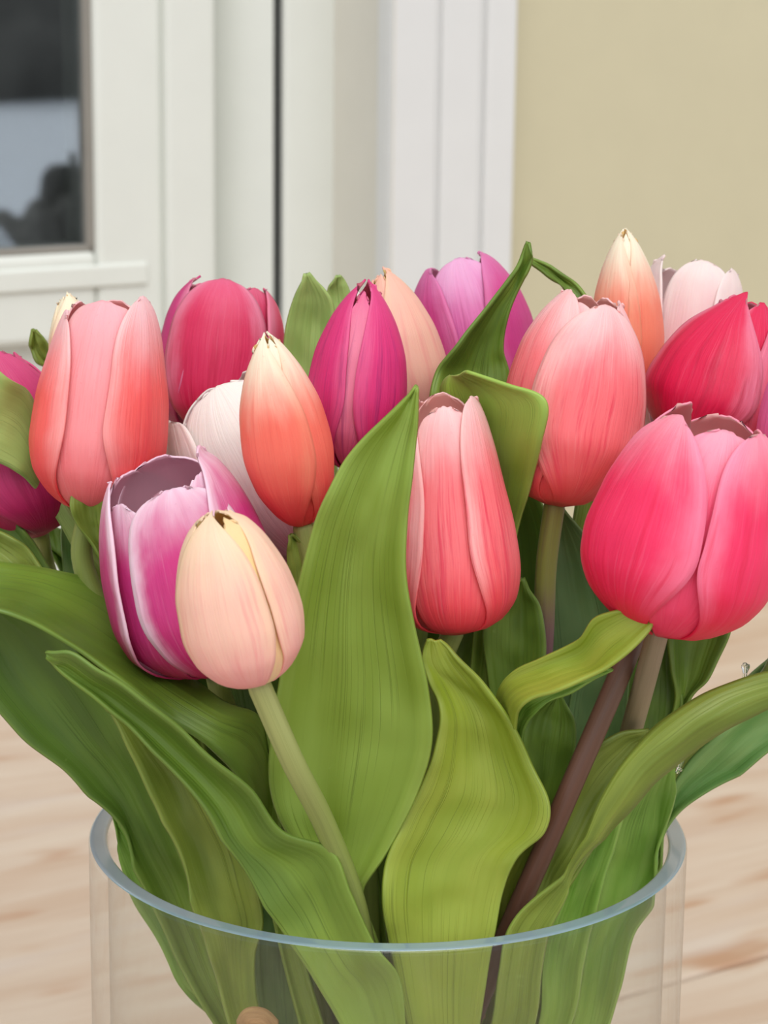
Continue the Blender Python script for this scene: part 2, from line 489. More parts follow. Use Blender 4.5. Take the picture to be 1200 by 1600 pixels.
def tbox(name, u0, u1, w0, w1, z0, z1, bev=0.002):
    vv = []
    for z in (z0, z1):
        for u, w in ((u0, w0), (u0, w1), (u1, w1), (u1, w0)):
            vv.append(EL + WU * u + WN * w + Vector((0, 0, z)) - table.location)
    ff = [(0, 3, 2, 1), (4, 5, 6, 7), (0, 1, 5, 4), (1, 2, 6, 5), (2, 3, 7, 6), (3, 0, 4, 7)]
    o = mesh_obj(name, vv, ff, M_wood, table, smooth=False)
    b = o.modifiers.new('bevel', 'BEVEL'); b.width = bev; b.segments = 2
    return o
x0 = 0.0
for k in range(3):
    tbox('plank', -1.0, 1.7, x0 + (0.0012 if k else 0), x0 + PLW - 0.0012, -0.032, 0.0)
    x0 += PLW
for u in (-0.9, 1.6):
    for w in (0.08, x0 - 0.08):
        tbox('leg', u - 0.035, u + 0.035, w - 0.035, w + 0.035, FLOOR, -0.032)

# ------------------------------------------------------------------ glass vase
RIMZ, RO, TH = 0.2, 0.076, 0.0047
tv = NT('clear_vase_glass')
bt = tv.n('ShaderNodeBsdfTransparent'); bt.inputs[0].default_value = (0.975, 0.985, 0.985, 1)
bg = tv.n('ShaderNodeBsdfGlossy'); bg.inputs['Roughness'].default_value = 0.01
bl = tv.n('ShaderNodeLayerWeight'); bl.inputs[0].default_value = 0.5
bf = tv.math('ADD', tv.math('MULTIPLY', tv.math('POWER', bl.outputs['Facing'], 5.0), 0.75), 0.04)
bx = tv.n('ShaderNodeMixShader')
tv.l(bf, bx.inputs[0]); tv.l(bt.outputs[0], bx.inputs[1]); tv.l(bg.outputs[0], bx.inputs[2]); tv.l(bx.outputs[0], tv.out.inputs[0])
prof = [(0.0, 0.0005), (RO - 0.006, 0.0005), (RO - 0.004, 0.0005), (RO - 0.0012, 0.0016), (RO, 0.0045), (RO, 0.0055), (RO, 0.02), (RO, 0.10), (RO, 0.18), (RO, RIMZ - 0.0016), (RO, RIMZ - 0.0009),
        (RO - 0.0003, RIMZ - 0.0003), (RO - 0.0009, RIMZ), (RO - 0.0014, RIMZ), (RO - TH + 0.0010, RIMZ), (RO - TH + 0.0006, RIMZ), (RO - TH + 0.0002, RIMZ - 0.0002), (RO - TH, RIMZ - 0.0006), (RO - TH, RIMZ - 0.0012),
        (RO - TH, 0.18), (RO - TH, 0.10), (RO - TH, 0.03), (RO - TH, 0.0155), (RO - TH, 0.014), (RO - TH - 0.003, 0.0105), (RO - TH - 0.005, 0.010), (0.0, 0.010)]
seg = 160
vv, ff = [], []
for (r, z) in prof:
    for j in range(seg):
        a = 2 * math.pi * j / seg
        vv.append(Vector((r * math.cos(a), r * math.sin(a), z)))
for i in range(len(prof) - 1):
    for j in range(seg):
        q = (j + 1) % seg
        ff.append((i * seg + j, i * seg + q, (i + 1) * seg + q, (i + 1) * seg + j))
tr_ = NT('rim_glass_painted_refraction')
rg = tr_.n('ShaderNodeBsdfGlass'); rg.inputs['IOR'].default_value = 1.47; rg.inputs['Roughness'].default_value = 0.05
rd = tr_.n('ShaderNodeBsdfPrincipled'); rd.inputs['Base Color'].default_value = lin((140, 166, 184)); rd.inputs['Roughness'].default_value = 0.16; rd.inputs['Specular IOR Level'].default_value = 1.0  # steel-blue base colour paints in the refracted look of the polished rim
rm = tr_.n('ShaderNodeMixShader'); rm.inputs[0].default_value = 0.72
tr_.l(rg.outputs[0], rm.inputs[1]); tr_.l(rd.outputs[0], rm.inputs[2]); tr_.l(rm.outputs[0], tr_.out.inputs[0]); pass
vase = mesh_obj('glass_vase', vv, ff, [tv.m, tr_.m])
import bmesh
bm = bmesh.new(); bm.from_mesh(vase.data); bmesh.ops.remove_doubles(bm, verts=bm.verts, dist=1e-6)
bmesh.ops.recalc_face_normals(bm, faces=bm.faces)
if bm.calc_volume(signed=True) < 0: bmesh.ops.reverse_faces(bm, faces=bm.faces)
bm.to_mesh(vase.data); bm.free()
es = vase.modifiers.new('edges', 'EDGE_SPLIT'); es.split_angle = math.radians(50)
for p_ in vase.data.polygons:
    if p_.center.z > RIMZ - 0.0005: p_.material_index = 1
tag(vase, 'clear straight-sided glass cylinder vase holding the tulips', 'vase')

def inside(p, m=0.0016):                      # what is below the rim stays inside the glass
    lim = RO - TH - m
    k = min(1.0, max(0.0, (RIMZ + 0.022 - p.z) / 0.020))
    r = math.hypot(p.x, p.y)
    if k <= 0 or r <= lim: return p
    f = 1 + k * (lim / r - 1)
    return Vector((p.x * f, p.y * f, p.z))
# ------------------------------------------------------------------ tulips
STEMS = {}
def stem_mat(name, a, b, w=0.5, w0=0.0):
    t = NT(name)
    u, v = t.uv()
    nz = t.noise(t.comb(t.math('MULTIPLY', u, 16), t.math('MULTIPLY', v, 2), 0.3), 1.0, 3)
    c = t.mix(t.rng(v, w0, w), lin(a), lin(b))
    dk = t.mix(t.math('MULTIPLY', t.rng(nz, 0.45, 0.7), 0.35), c, lin(tuple(x * 0.8 for x in b)))
    t.princ(dk, 0.5, nz, 0.15, 0.0008)
    return t.m
M_stem = {'green': stem_mat('green_stem', (140, 150, 80), (128, 146, 66)),
          'pale': stem_mat('pale_stem', (162, 168, 104), (132, 146, 72)),
          'brown': stem_mat('brown_stem', (126, 104, 84), (96, 62, 48)),
          'taupe': stem_mat('taupe_stem', (146, 128, 104), (138, 126, 92)),
          'purple': stem_mat('green_to_purple_stem', (126, 128, 58), (122, 84, 90), 0.40, 0.22)}
CUP = [(0, .10), (.025, .40), (.09, .70), (.2, .92), (.34, 1.0), (.52, .96), (.70, .85), (.84, .70), (.94, .54), (1, .40)]
EGG = [(0, .10), (.03, .38), (.1, .66), (.22, .90), (.36, 1.0), (.55, .93), (.74, .72), (.88, .48), (.96, .28), (1, .16)]
BUD = [(0, .12), (.03, .36), (.1, .62), (.24, .90), (.4, 1.0), (.58, .93), (.76, .70), (.89, .42), (.96, .2), (1, .05)]
def make_petal(root, fr, H, R, prof, th, aw, tip, lay, p, lift, mats, seed, vm=0.45, b0=0.42, ruf=0.022, flat=0.0, curl=0.0, NV=40, NU=22):
    O, ez, ef, er = fr
    xm = (1 - 0.30 ** p) ** (1 / p)
    drop = (1 - vm) * (1 - xm) * 1.15 + 0.012
    if lay < 0.95: b0 = 0.85
    verts, uvs, faces = [], [], []
    for i in range(NV + 1):
        s = i / NV
        v = 1 - (1 - s) ** 1.15
        x = xm * max(0.0, (v - vm) / (1 - vm))
        a = math.radians(aw) * (b0 + (1 - b0) * math.sin(math.pi / 2 * min(1, v / 0.42))) * (1 - x ** p) ** (1 / p)
        for j in range(NU + 1):
            u = -1 + 2 * j / NU
            # crest of the petal is uneven
            wob = 0.007 * noise.noise(Vector((u * 2.3, seed, 3.1))) * v ** 3
            t = v * (tip - drop * abs(u) ** 2.2 * v ** 3) + wob
            r = R * lerp_tab(prof, min(1.0, t / 1.0)) * lay
            if t > 1.0: r *= max(0.1, 1 - (t - 1) * 1.2)
            rim_r = R * 0.10
            env = math.sin(math.pi * min(1, v * 1.02)) ** 0.7 if v < 0.98 else 0.05
            r += R * lift * abs(u) ** 3 * env
            r += R * ruf * abs(u) ** 3 * noise.noise(Vector((v * 5.5, seed + (7 if u > 0 else 0), 0.5)))
            r += R * 0.012 * noise.noise(Vector((u * 1.7, v * 2.6, seed)))
            r -= R * 0.015 * math.exp(-(u / 0.13) ** 2) * math.sin(math.pi * min(1, v))
            r -= R * flat * u * u * env
            r += R * curl * v ** 5
            an = math.radians(th) + a * u + 0.03 * noise.noise(Vector((v * 4, seed + 2, u)))
            verts.append(O + ez * (t * H) + (ef * math.cos(an) + er * math.sin(an)) * max(r, R * 0.02))
            uvs.append((j / NU, v))
    W = NU + 1
    for i in range(NV):
        for j in range(NU):
            faces.append((i * W + j, i * W + j + 1, (i + 1) * W + j + 1, (i + 1) * W + j))
    o = mesh_obj('petal', [q - root.location for q in verts], faces, mats, root, uvs=uvs)
    so = o.modifiers.new('thickness', 'SOLIDIFY')
    so.thickness = 0.0005; so.offset = -1; so.material_offset = 1; so.material_offset_rim = 0
    return o

def make_tulip(key, label, base, tip, W, yb, yt, prof, petals, pal, stem='green', stem_px=None, seed=0, foot=None):
    B = P(base[0], base[1], yb); T = P(tip[0], tip[1], yt)
    ez = (T - B); H = ez.length; ez.normalize()
    tc = (CAM - B); ef = (tc - ez * tc.dot(ez)).normalized(); er = ez.cross(ef)
    R = W * (B - CAM).dot(FW) / F
    # stem: from the head down to the vase floor
    if foot is None:
        foot = Vector((max(-0.04, min(0.04, -B.x * 0.35)), max(-0.03, min(0.03, -B.y * 0.3)), 0.012))
    pts = [B + ez * (R * 0.10)]
    if not stem_px: pts.append(B - ez * 0.012)
    if stem_px:
        for (sx, sy, sd) in stem_px: pts.append(P(sx, sy, sd))
    else:
        pts.append(Vector((B.x * 0.62, B.y * 0.6 + 0.004, 0.215)))
    last = pts[-1]
    q = last.lerp(foot, 0.5); pts += [q, foot]
    sp = [inside(x, 0.0045) for x in bez(pts, 8)]
    root = tag(empty('tulip', foot), label, 'tulip', 'tulips in the glass vase')
    sv, sf, su = tube([x - foot for x in sp], [0.0026 if i else 0.0022 for i in range(len(sp))], 14)
    mesh_obj('stem', sv, sf, M_stem[stem], root, uvs=su)
    STEMS[key] = (root, sp)
    mo = petal_mat(key + '_petal_outside', seed=seed * 0.37 + 0.11, **{k: v for k, v in pal.items() if k != 'inner'})
    inn = pal.get('inner', pal['edge'])
    tI = NT(key + '_petal_inside'); u, v = tI.uv()
    nz = tI.noise(tI.comb(tI.math('MULTIPLY', u, 20), tI.math('MULTIPLY', v, 2), seed), 1.0, 3)
    ic = tI.mix(tI.math('MULTIPLY', nz, 0.4), lin(inn), lin(tuple(x * 0.93 for x in inn)))
    ib = tI.princ(ic, 0.5, nz, 0.1, 0.0008)
    tI.translucent(ib, ic, 0.5)
    for k, pt in enumerate(petals):
        th, aw, tp, lay, pp, lift = pt[:6]
        kw = dict(pt[6]) if len(pt) > 6 else {}
        pm = mo
        if 'pal' in kw:
            pp_ = kw.pop('pal')
            pm = petal_mat(key + '_petal_accent', seed=seed * 0.37 + 0.51, **{k_: v_ for k_, v_ in pp_.items() if k_ != 'inner'})
        make_petal(root, (B, ez, ef, er), H, R, prof, th, aw, tp, lay, pp, lift, [pm, tI.m], seed * 11.3 + k * 3.7, **kw)
    return root
def ring6(t0, tip=1.0, aw=62, lift=0.03, p=2.2, inner=0.96):
    out = []
    for k in range(3): out.append((t0 + 120 * k, aw, tip * (1 - 0.03 * k), 1.0 - 0.02 * k, p, lift))
    for k in range(3): out.append((t0 + 60 + 120 * k, aw, tip * inner, 0.91 - 0.02 * k, p, 0.0))
    return out

CORAL = dict(base=(240, 58, 66), mid=(255, 102, 100), tip=(252, 202, 206), edge=(253, 192, 190), streak=(226, 58, 80), es=.55, ss=.30, tipv=.86, inner=(244, 172, 170))
CRIM = dict(base=(196, 14, 60), mid=(216, 44, 92), tip=(228, 104, 140), edge=(236, 150, 176), streak=(176, 12, 56), es=.6, ss=.35, tipv=.98, inner=(238, 160, 176))
VIOL = dict(base=(190, 24, 88), mid=(210, 58, 132), tip=(250, 224, 238), edge=(248, 214, 230), streak=(170, 20, 98), es=.95, ss=.35, ew=.64, tipv=.98, inner=(238, 192, 208))
PEACH = dict(base=(246, 164, 164), mid=(252, 198, 178), tip=(252, 216, 184), edge=(251, 214, 172), streak=(240, 140, 140), es=.4, ss=.40, tipv=.85, inner=(246, 222, 150))
WHITE = dict(base=(222, 140, 164), mid=(240, 200, 202), tip=(244, 236, 228), edge=(246, 232, 228), streak=(226, 168, 178), es=.5, ss=.25, tipv=.62, inner=(246, 222, 222))
ORANGE = dict(base=(242, 70, 72), mid=(255, 118, 100), tip=(253, 242, 216), edge=(252, 190, 150), streak=(238, 84, 76), es=.25, ss=.25, tipv=.84, inner=(252, 220, 150))
MAG = dict(base=(188, 18, 84), mid=(224, 50, 122), tip=(228, 76, 138), edge=(234, 120, 164), streak=(140, 28, 98), es=.4, ss=.5, tipv=1.0, inner=(232, 130, 150))
HOT = dict(base=(234, 16, 66), mid=(246, 50, 100), tip=(252, 160, 180), edge=(252, 150, 180), streak=(226, 20, 70), es=.6, ss=.45, tipv=.93, inner=(252, 204, 200))
PINKC = dict(base=(250, 66, 80), mid=(255, 122, 128), tip=(254, 204, 204), edge=(254, 200, 196), streak=(232, 40, 80), es=.65, ss=.62, tipv=.9, inner=(252, 200, 190))
ROSEV = dict(base=(170, 28, 96), mid=(206, 62, 136), tip=(226, 130, 184), edge=(230, 150, 196), streak=(160, 24, 96), es=.35, ss=.4, tipv=.98, inner=(232, 160, 190))
MAROON = dict(base=(172, 22, 80), mid=(196, 44, 108), tip=(216, 82, 132), edge=(216, 90, 140), streak=(150, 16, 72), es=.3, ss=.4, tipv=.95, inner=(216, 120, 150))
def pal(p, **k):
    d = dict(p); d.update(k); return d

make_tulip('t1', 'coral tulip with a pale pink crown, its cream-tipped neighbour bud peeping behind it', (140, 802), (178, 458), 107, -24, -14,
    [(0, .10), (.025, .38), (.09, .68), (.2, .92), (.33, 1.0), (.5, .97), (.68, .86), (.84, .74), (.94, .62), (1, .50)],
    [(-76, 48, 0.90, 1.0, 2.2, .04, dict(vm=.4)), (58, 54, 1.0, 1.0, 2.8, .05, dict(vm=.55)), (175, 70, .98, .96, 2.6, .02, dict(vm=.6)),
     (-12, 56, 0.955, .935, 3.2, 0.0, dict(vm=.7, pal=dict(CORAL, base=(246, 110, 116), mid=(252, 150, 154), tip=(250, 176, 184)))), (110, 60, .97, .91, 2.6, 0), (-120, 60, .95, .91, 2.6, 0)],
    CORAL, stem_px=[(128, 870, -22), (180, 1000, -23), (330, 1280, -16)], seed=1)
make_tulip('t2', 'small cream-tipped bud half hidden behind the coral tulip', (130, 640), (104, 455), 44, 24, 28, BUD, ring6(10, 1.0, 70), pal(ORANGE, tip=(252, 238, 208), tipv=.66, mid=(252, 176, 140)), stem_px=[(150, 760, 34), (250, 1000, 40), (430, 1280, 30)], seed=2)
make_tulip('t3', 'crimson tulip with a pale right petal rim, behind the white tulip', (330, 690), (356, 436), 99, 38, 48, 
    [(0, .10), (.025, .40), (.09, .70), (.2, .92), (.34, .98), (.52, 1.0), (.70, .95), (.84, .84), (.94, .66), (1, .46)],
    [(-6, 50, .98, 1.0, 3.0, .02, dict(vm=.6)), (-82, 50, 1.0, .98, 2.0, .02, dict(vm=.5, pal=dict(CRIM, base=(190, 30, 100), mid=(208, 60, 130), tip=(212, 60, 124)))), (92, 48, .97, 1.03, 2.8, .05, dict(vm=.6)),
     (48, 44, .95, .93, 3.0, 0, dict(vm=.6)), (180, 70, 1.0, .93, 3.0, 0, dict(vm=.6)), (-130, 60, .97, .9, 2.6, 0)],
    CRIM, seed=3)
make_tulip('t4', 'white tulip blushing pink at the base, behind the orange bud with the cream tip', (470, 872), (335, 604), 118, -5, 0,
    [(0, .10), (.03, .30), (.1, .55), (.22, .80), (.38, .95), (.55, 1.0), (.72, .96), (.86, .84), (1, .62)],
    [(4, 56, 1.0, 1.0, 3.0, .02, dict(vm=.6)), (-78, 46, .95, 1.08, 3.4, .06, dict(vm=.7)), (130, 60, 1.0, .98, 2.2, .02),
     (-48, 34, .90, .93, 1.8, 0), (70, 60, .97, .92, 2.2, 0), (190, 66, 1.0, .92, 2.6, 0)],
    WHITE, seed=4)
make_tulip('t7', 'orange bud with a creamy white tip, above the violet tulip', (474, 822), (414, 518), 71, -40, -42, BUD,
    [(-28, 62, 1.0, 1.0, 2.2, .01), (70, 62, 1.0, .985, 2.2, .0), (190, 70, .99, .96, 2.0, 0), (24, 60, .97, .93, 2.0, 0), (130, 60, .97, .92, 2.0, 0), (-100, 60, .97, .92, 2.0, 0)],
    ORANGE, seed=5)
make_tulip('t5', 'violet-pink tulip with broad white petal edges, behind the peach bud', (338, 1052), (252, 722), 134, -44, -43, 
    [(0, .10), (.025, .40), (.09, .70), (.2, .92), (.34, 1.0), (.52, .98), (.70, .90), (.84, .79), (.94, .66), (1, .52)],
    [(4, 46, .92, 1.0, 3.0, .02, dict(vm=.65)), (72, 54, 1.04, .99, 2.2, .05, dict(vm=.45)), (-54, 38, .89, .95, 2.6, .03, dict(vm=.6)),
     (-92, 40, .97, 1.04, 2.8, .05, dict(vm=.6)), (180, 62, 1.0, .95, 3.0, 0, dict(vm=.6)), (-135, 60, .97, .96, 2.8, 0, dict(vm=.6)), (40, 42, .94, .92, 2.6, 0)],
    VIOL, stem_px=[(352, 1105, -27), (420, 1270, -20)], seed=6)
make_tulip('t8', 'closed peach bud with a yellow seam, in front of the violet tulip', (402, 1068), (332, 796), 98, -88, -90, 
    [(0, .14), (.03, .42), (.1, .70), (.22, .93), (.38, 1.0), (.56, .95), (.76, .76), (.9, .50), (.97, .22), (1, .03)],
    [(-24, 52, 1.0, 1.0, 2.6, .0, dict(vm=.6, b0=.75)), (76, 46, .99, 1.0, 2.4, .02, dict(vm=.5, b0=.75)), (-92, 56, .98, .97, 2.4, 0), (32, 40, .96, .95, 2.2, 0, dict(pal=dict(PEACH, base=(248, 208, 168), mid=(250, 218, 148), tip=(251, 214, 160)))), (150, 70, .98, .88, 2.4, 0), (-150, 60, .98, .87, 2.4, 0)],
    PEACH, stem='pale', stem_px=[(455, 1185, -80), (508, 1290, -67), (560, 1430, -54)], seed=7)
make_tulip('t9', 'closed magenta bud with dark streaks, behind the broad upright leaf', (545, 735), (574, 436), 78, -18, -14, BUD,
    [(48, 51, 1.0, 1.0, 2.2, .015), (-64, 50, 1.0, .99, 2.2, .02), (170, 70, .99, .97, 2.0, 0), (-8, 40, .94, .955, 2.0, 0, dict(pal=dict(MAG, base=(214, 70, 116), mid=(236, 128, 158), tip=(230, 96, 146)))), (110, 60, .97, .92, 2.0, 0), (-120, 60, .97, .92, 2.0, 0)],
    MAG, seed=8)
make_tulip('t10', 'pale peach bud behind the closed magenta bud', (655, 690), (596, 416), 68, 16, 20, BUD, ring6(40, 1.0, 66), pal(PEACH, base=(226, 130, 140), mid=(248, 186, 166), tip=(250, 190, 170)), seed=9)
make_tulip('t11', 'magenta tulip with a lilac inner petal, behind the twisted pointed leaf', (764, 660), (712, 400), 98, 46, 56, 
    [(0, .10), (.025, .40), (.09, .70), (.2, .90), (.34, .98), (.52, 1.0), (.70, .92), (.84, .76), (.94, .58), (1, .40)],
    [(-58, 46, .95, 1.0, 2.2, .02, dict(vm=.45)), (66, 50, 1.0, 1.0, 2.2, .03, dict(vm=.5)), (180, 66, .98, .97, 2.8, 0, dict(vm=.6)), (4, 46, .97, .95, 3.0, 0, dict(vm=.65, pal=dict(ROSEV, mid=(218, 104, 170), tip=(236, 176, 214), tipv=.9))), (120, 60, .97, .92, 2.6, 0), (-120, 60, .97, .92, 2.6, 0)],
    ROSEV, seed=10)
make_tulip('t12', 'whitish tulip barely showing behind the closed magenta bud', (560, 640), (535, 450), 50, 56, 58, CUP, ring6(0, 1.0), WHITE, seed=11)
make_tulip('t13', 'coral-pink tulip with streaked right petal, beside the broad upright leaf', (712, 990), (690, 616), 104, -36, -30, 
    [(0, .16), (.02, .46), (.07, .74), (.16, .94), (.27, 1.0), (.42, .96), (.62, .83), (.8, .71), (.92, .60), (1, .46)],
    [(66, 50, .99, 1.03, 3.0, .03, dict(vm=.65)), (-74, 50, .98, 1.0, 2.6, .03), (4, 48, .96, .96, 3.2, 0.0, dict(vm=.7, b0=.8)),
     (180, 60, 1.0, .93, 3.0, 0, dict(vm=.65)), (115, 58, .97, .92, 2.6, 0), (-125, 58, .98, .94, 2.8, .0, dict(vm=.6))],
    PINKC, stem='green', stem_px=[(688, 1040, -34), (680, 1200, -28)], seed=12)
make_tulip('t14', 'salmon-pink tulip with red streaks low down, below the tall orange bud', (866, 790), (926, 452), 112, -18, -8,
    [(0, .14), (.02, .40), (.08, .66), (.18, .86), (.32, 1.0), (.5, .99), (.7, .89), (.86, .68), (.95, .48), (1, .34)],
    [(26, 60, .93, 1.0, 2.6, .03, dict(vm=.5)), (-56, 56, .98, .97, 2.8, .02, dict(vm=.6)), (150, 66, .98, .96, 2.6, 0), (80, 56, .97, .92, 2.6, 0), (-110, 60, .96, .92, 2.6, 0), (-16, 60, .92, .90, 2.6, 0), (190, 60, .98, .91, 2.6, 0)],
    pal(PINKC, base=(240, 84, 84)), stem='purple', stem_px=[(854, 880, -16), (848, 1010, -14), (820, 1250, -8)], seed=13)
make_tulip('t15', 'tall orange bud with a creamy white tip, standing highest of all', (985, 640), (976, 356), 56, 22, 26, BUD,
    [(-40, 62, 1.0, 1.0, 2.2, .01), (60, 60, 1.0, 1.0, 2.2, .01), (180, 70, 1.0, .96, 2.0, 0), (10, 50, .97, .93, 2.0, 0), (120, 60, .97, .92, 2.0, 0), (-110, 60, .97, .92, 2.0, 0)],
    pal(ORANGE, tipv=.84, mid=(253, 142, 114), base=(246, 110, 96)), stem_px=[(975, 760, 32), (930, 1000, 30), (820, 1250, 16)], seed=14)
make_tulip('t16', 'pale pink and white tulip behind the crimson tulip', (1050, 690), (1094, 408), 82, 42, 54,
    [(0, .14), (.03, .40), (.1, .66), (.22, .88), (.36, 1.0), (.52, .99), (.72, .95), (.86, .88), (.95, .74), (1, .6)],
    [(8, 46, .98, .98, 3.0, .02, dict(vm=.65)), (-72, 44, 1.0, 1.05, 2.0, .06, dict(curl=.1)), (66, 44, .97, 1.0, 2.8, .04, dict(vm=.6)), (180, 60, .98, .95, 3.0, 0, dict(vm=.6)), (120, 56, .97, .94, 2.8, 0, dict(vm=.6)), (-130, 56, .96, .94, 2.8, 0, dict(vm=.6))],
    pal(WHITE, tip=(243, 220, 216), mid=(238, 190, 192), base=(226, 160, 170), tipv=.85), stem_px=[(1030, 800, 44), (985, 1000, 44), (850, 1280, 28)], seed=15)
make_tulip('t17', 'deep crimson tulip with a ragged pointed crown, above the hot pink tulip', (1092, 720), (1180, 462), 118, -2, 4, 
    [(0, .14), (.03, .42), (.1, .68), (.22, .90), (.36, 1.0), (.54, .94), (.74, .74), (.9, .46), (1, .24)],
    [(-30, 58, 1.0, 1.0, 1.8, .03), (74, 56, .98, .98, 2.4, .03), (180, 66, .97, .96, 2.4, 0), (26, 50, .97, .92, 2.4, 0), (120, 58, .97, .92, 2.2, 0), (-110, 58, .94, .92, 2.2, 0)],
    pal(CRIM, base=(206, 12, 62), mid=(224, 26, 78), tip=(220, 36, 86), ss=.5), stem='brown', stem_px=[(1060, 820, -18), (978, 1030, -43), (892, 1230, -50), (840, 1350, -48), (796, 1450, -44)], seed=16)
make_tulip('t18', 'large hot pink tulip with pale crown, hanging over the taupe stem', (1026, 992), (1124, 640), 152, -56, -50,
    [(0, .12), (.02, .36), (.07, .60), (.16, .84), (.29, .98), (.4, 1.0), (.56, .94), (.74, .82), (.88, .66), (.96, .50), (1, .40)],
    [(-43, 54, .94, 1.0, 2.2, .02, dict(vm=.5)), (62, 50, .95, 1.02, 3.0, .04, dict(vm=.65)), (165, 58, .98, .94, 3.0, 0, dict(vm=.65)),
     (16, 46, .93, .95, 3.0, 0, dict(vm=.6, pal=dict(HOT, base=(240, 44, 90), mid=(250, 86, 128), tip=(252, 166, 186)))), (110, 56, .96, .92, 2.6, 0), (-125, 50, 1.0, .93, 2.2, 0)],
    HOT, stem='taupe', stem_px=[(1006, 1070, -45), (984, 1150, -36), (946, 1290, -32)], seed=17)
make_tulip('t19', 'lilac-pink tulip mostly cut off by the frame, right of the crimson tulip', (1262, 790), (1270, 540), 84, -36, -36, CUP, ring6(-50, 1.0), pal(ROSEV, mid=(236, 110, 166), base=(226, 80, 140)), stem_px=[(1240, 920, -16), (1208, 1050, -8), (1130, 1130, 0), (1040, 1240, 4)], seed=18)
make_tulip('t20', 'deep magenta tulip half covered by the broad pale leaf', (62, 838), (-28, 552), 108, 2, 8, CUP, ring6(20, 1.0), MAROON, stem_px=[(75, 900, 20), (150, 1100, 22), (330, 1320, 15)], seed=19)

# ------------------------------------------------------------------ leaves
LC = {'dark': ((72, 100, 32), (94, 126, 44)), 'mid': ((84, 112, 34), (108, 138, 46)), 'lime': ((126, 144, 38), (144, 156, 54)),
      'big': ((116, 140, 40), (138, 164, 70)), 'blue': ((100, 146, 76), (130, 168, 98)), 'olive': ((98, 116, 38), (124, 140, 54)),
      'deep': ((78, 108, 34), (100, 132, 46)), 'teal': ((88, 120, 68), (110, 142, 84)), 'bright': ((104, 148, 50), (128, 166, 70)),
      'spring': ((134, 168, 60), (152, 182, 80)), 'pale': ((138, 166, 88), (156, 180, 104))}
LMATS = {}
lseed = [0]
def leaf(owner, ck, st, sub=10, nu=10, wav=0.0006, tail=True, thick=0.0008):
    root, sp = STEMS[owner]
    lseed[0] += 1
    sd = lseed[0] * 1.37
    mk = (ck, lseed[0] % 4)
    if mk not in LMATS:
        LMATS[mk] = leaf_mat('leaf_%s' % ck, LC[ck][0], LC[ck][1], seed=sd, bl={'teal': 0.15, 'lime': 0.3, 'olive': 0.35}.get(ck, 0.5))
    Ls, Ms, Rs = [], [], []
    for s in st:
        lx, ly, rx, ry, y, bow, tilt = s[:7]
        mx, my = (s[7], s[8]) if len(s) > 8 else ((lx + rx) / 2, (ly + ry) / 2)
        Ls.append(P(lx, ly, y - tilt)); Rs.append(P(rx, ry, y + tilt)); Ms.append(P(mx, my, y + bow))
    if tail:                                   # run down to the owner's stem inside the vase
        zt = min(0.085, Ms[-1].z - 0.03)
        q = min(sp, key=lambda p: abs(p.z - zt))
        w = (Rs[-1] - Ls[-1]).normalized() * 0.005
        Ls.append(q - w + Vector((0, -.002, 0))); Rs.append(q + w + Vector((0, -.002, 0))); Ms.append(q + Vector((0, .0035, 0)))
    A, B, C = bez(Ls, sub), bez(Ms, sub), bez(Rs, sub)
    n = len(A)
    verts, uvs, faces = [], [], []
    for i in range(n):
        for j in range(nu + 1):
            u = j / nu
            p = A[i] * ((1 - u) * (1 - 2 * u)) + B[i] * (4 * u * (1 - u)) + C[i] * (u * (2 * u - 1))
            d = noise.noise(Vector((u * 2.2, i * 0.11, sd))) * wav
            p = p + Vector((0, d * 2, d))
            verts.append(inside(p) - root.location)
            uvs.append((u, i / (n - 1)))
    W = nu + 1
    for i in range(n - 1):
        for j in range(nu):
            faces.append((i * W + j, (i + 1) * W + j, (i + 1) * W + j + 1, i * W + j + 1))
    o = mesh_obj('leaf', verts, faces, LMATS[mk], root, uvs=uvs)
    so = o.modifiers.new('thickness', 'SOLIDIFY'); so.thickness = thick; so.offset = 0
    return o

# broad upright leaf in the middle
leaf('t13', 'big', [(649, 604, 653, 606, -66, 0, 0), (600, 652, 652, 660, -66, 1.5, 0), (548, 708, 645, 730, -66, 3, 0), (509, 775, 636, 810, -66, 4, 0),
    (480, 860, 633, 890, -65, 6, 0), (458, 950, 646, 975, -64, 8, 0), (440, 1050, 668, 1075, -62, 9, 0), (424, 1150, 674, 1155, -60, 10, 0),
    (424, 1240, 652, 1240, -57, 10, -1), (455, 1310, 610, 1322, -54, 9, -1), (505, 1375, 566, 1395, -52, 6, -1), (545, 1440, 590, 1470, -48, 4, 0), (570, 1560, 620, 1570, -40, 3, 0)])
# broad lime leaf right of it
leaf('t13', 'lime', [(668, 1000, 688, 1002, -49, 0, 0), (660, 1030, 716, 1030, -50, 2, 0), (672, 1068, 762, 1078, -51, 4, 0), (688, 1112, 800, 1130, -52, 6, 0),
    (680, 1170, 828, 1190, -53, 7, 0), (660, 1225, 858, 1258, -55, 8, -2), (630, 1285, 850, 1300, -56, 8, -2), (603, 1350, 806, 1340, -56, 7, 0), (598, 1405, 786, 1390, -56, 6, 2),
    (606, 1460, 772, 1460, -55, 5, 0), (622, 1540, 757, 1545, -52, 5, 0), (640, 1640, 742, 1640, -46, 4, 0)])
# dark ear of that leaf turned under
leaf('t14', 'lime', [(858, 1286, 862, 1294, -43, 0, 0), (812, 1304, 848, 1320, -41, 1, 0), (790, 1345, 822, 1362, -40, 1, 0), (778, 1400, 800, 1420, -37, 1, 0), (768, 1500, 786, 1500, -33, 1, 0), (740, 1640, 765, 1640, -26, 1, 0)])
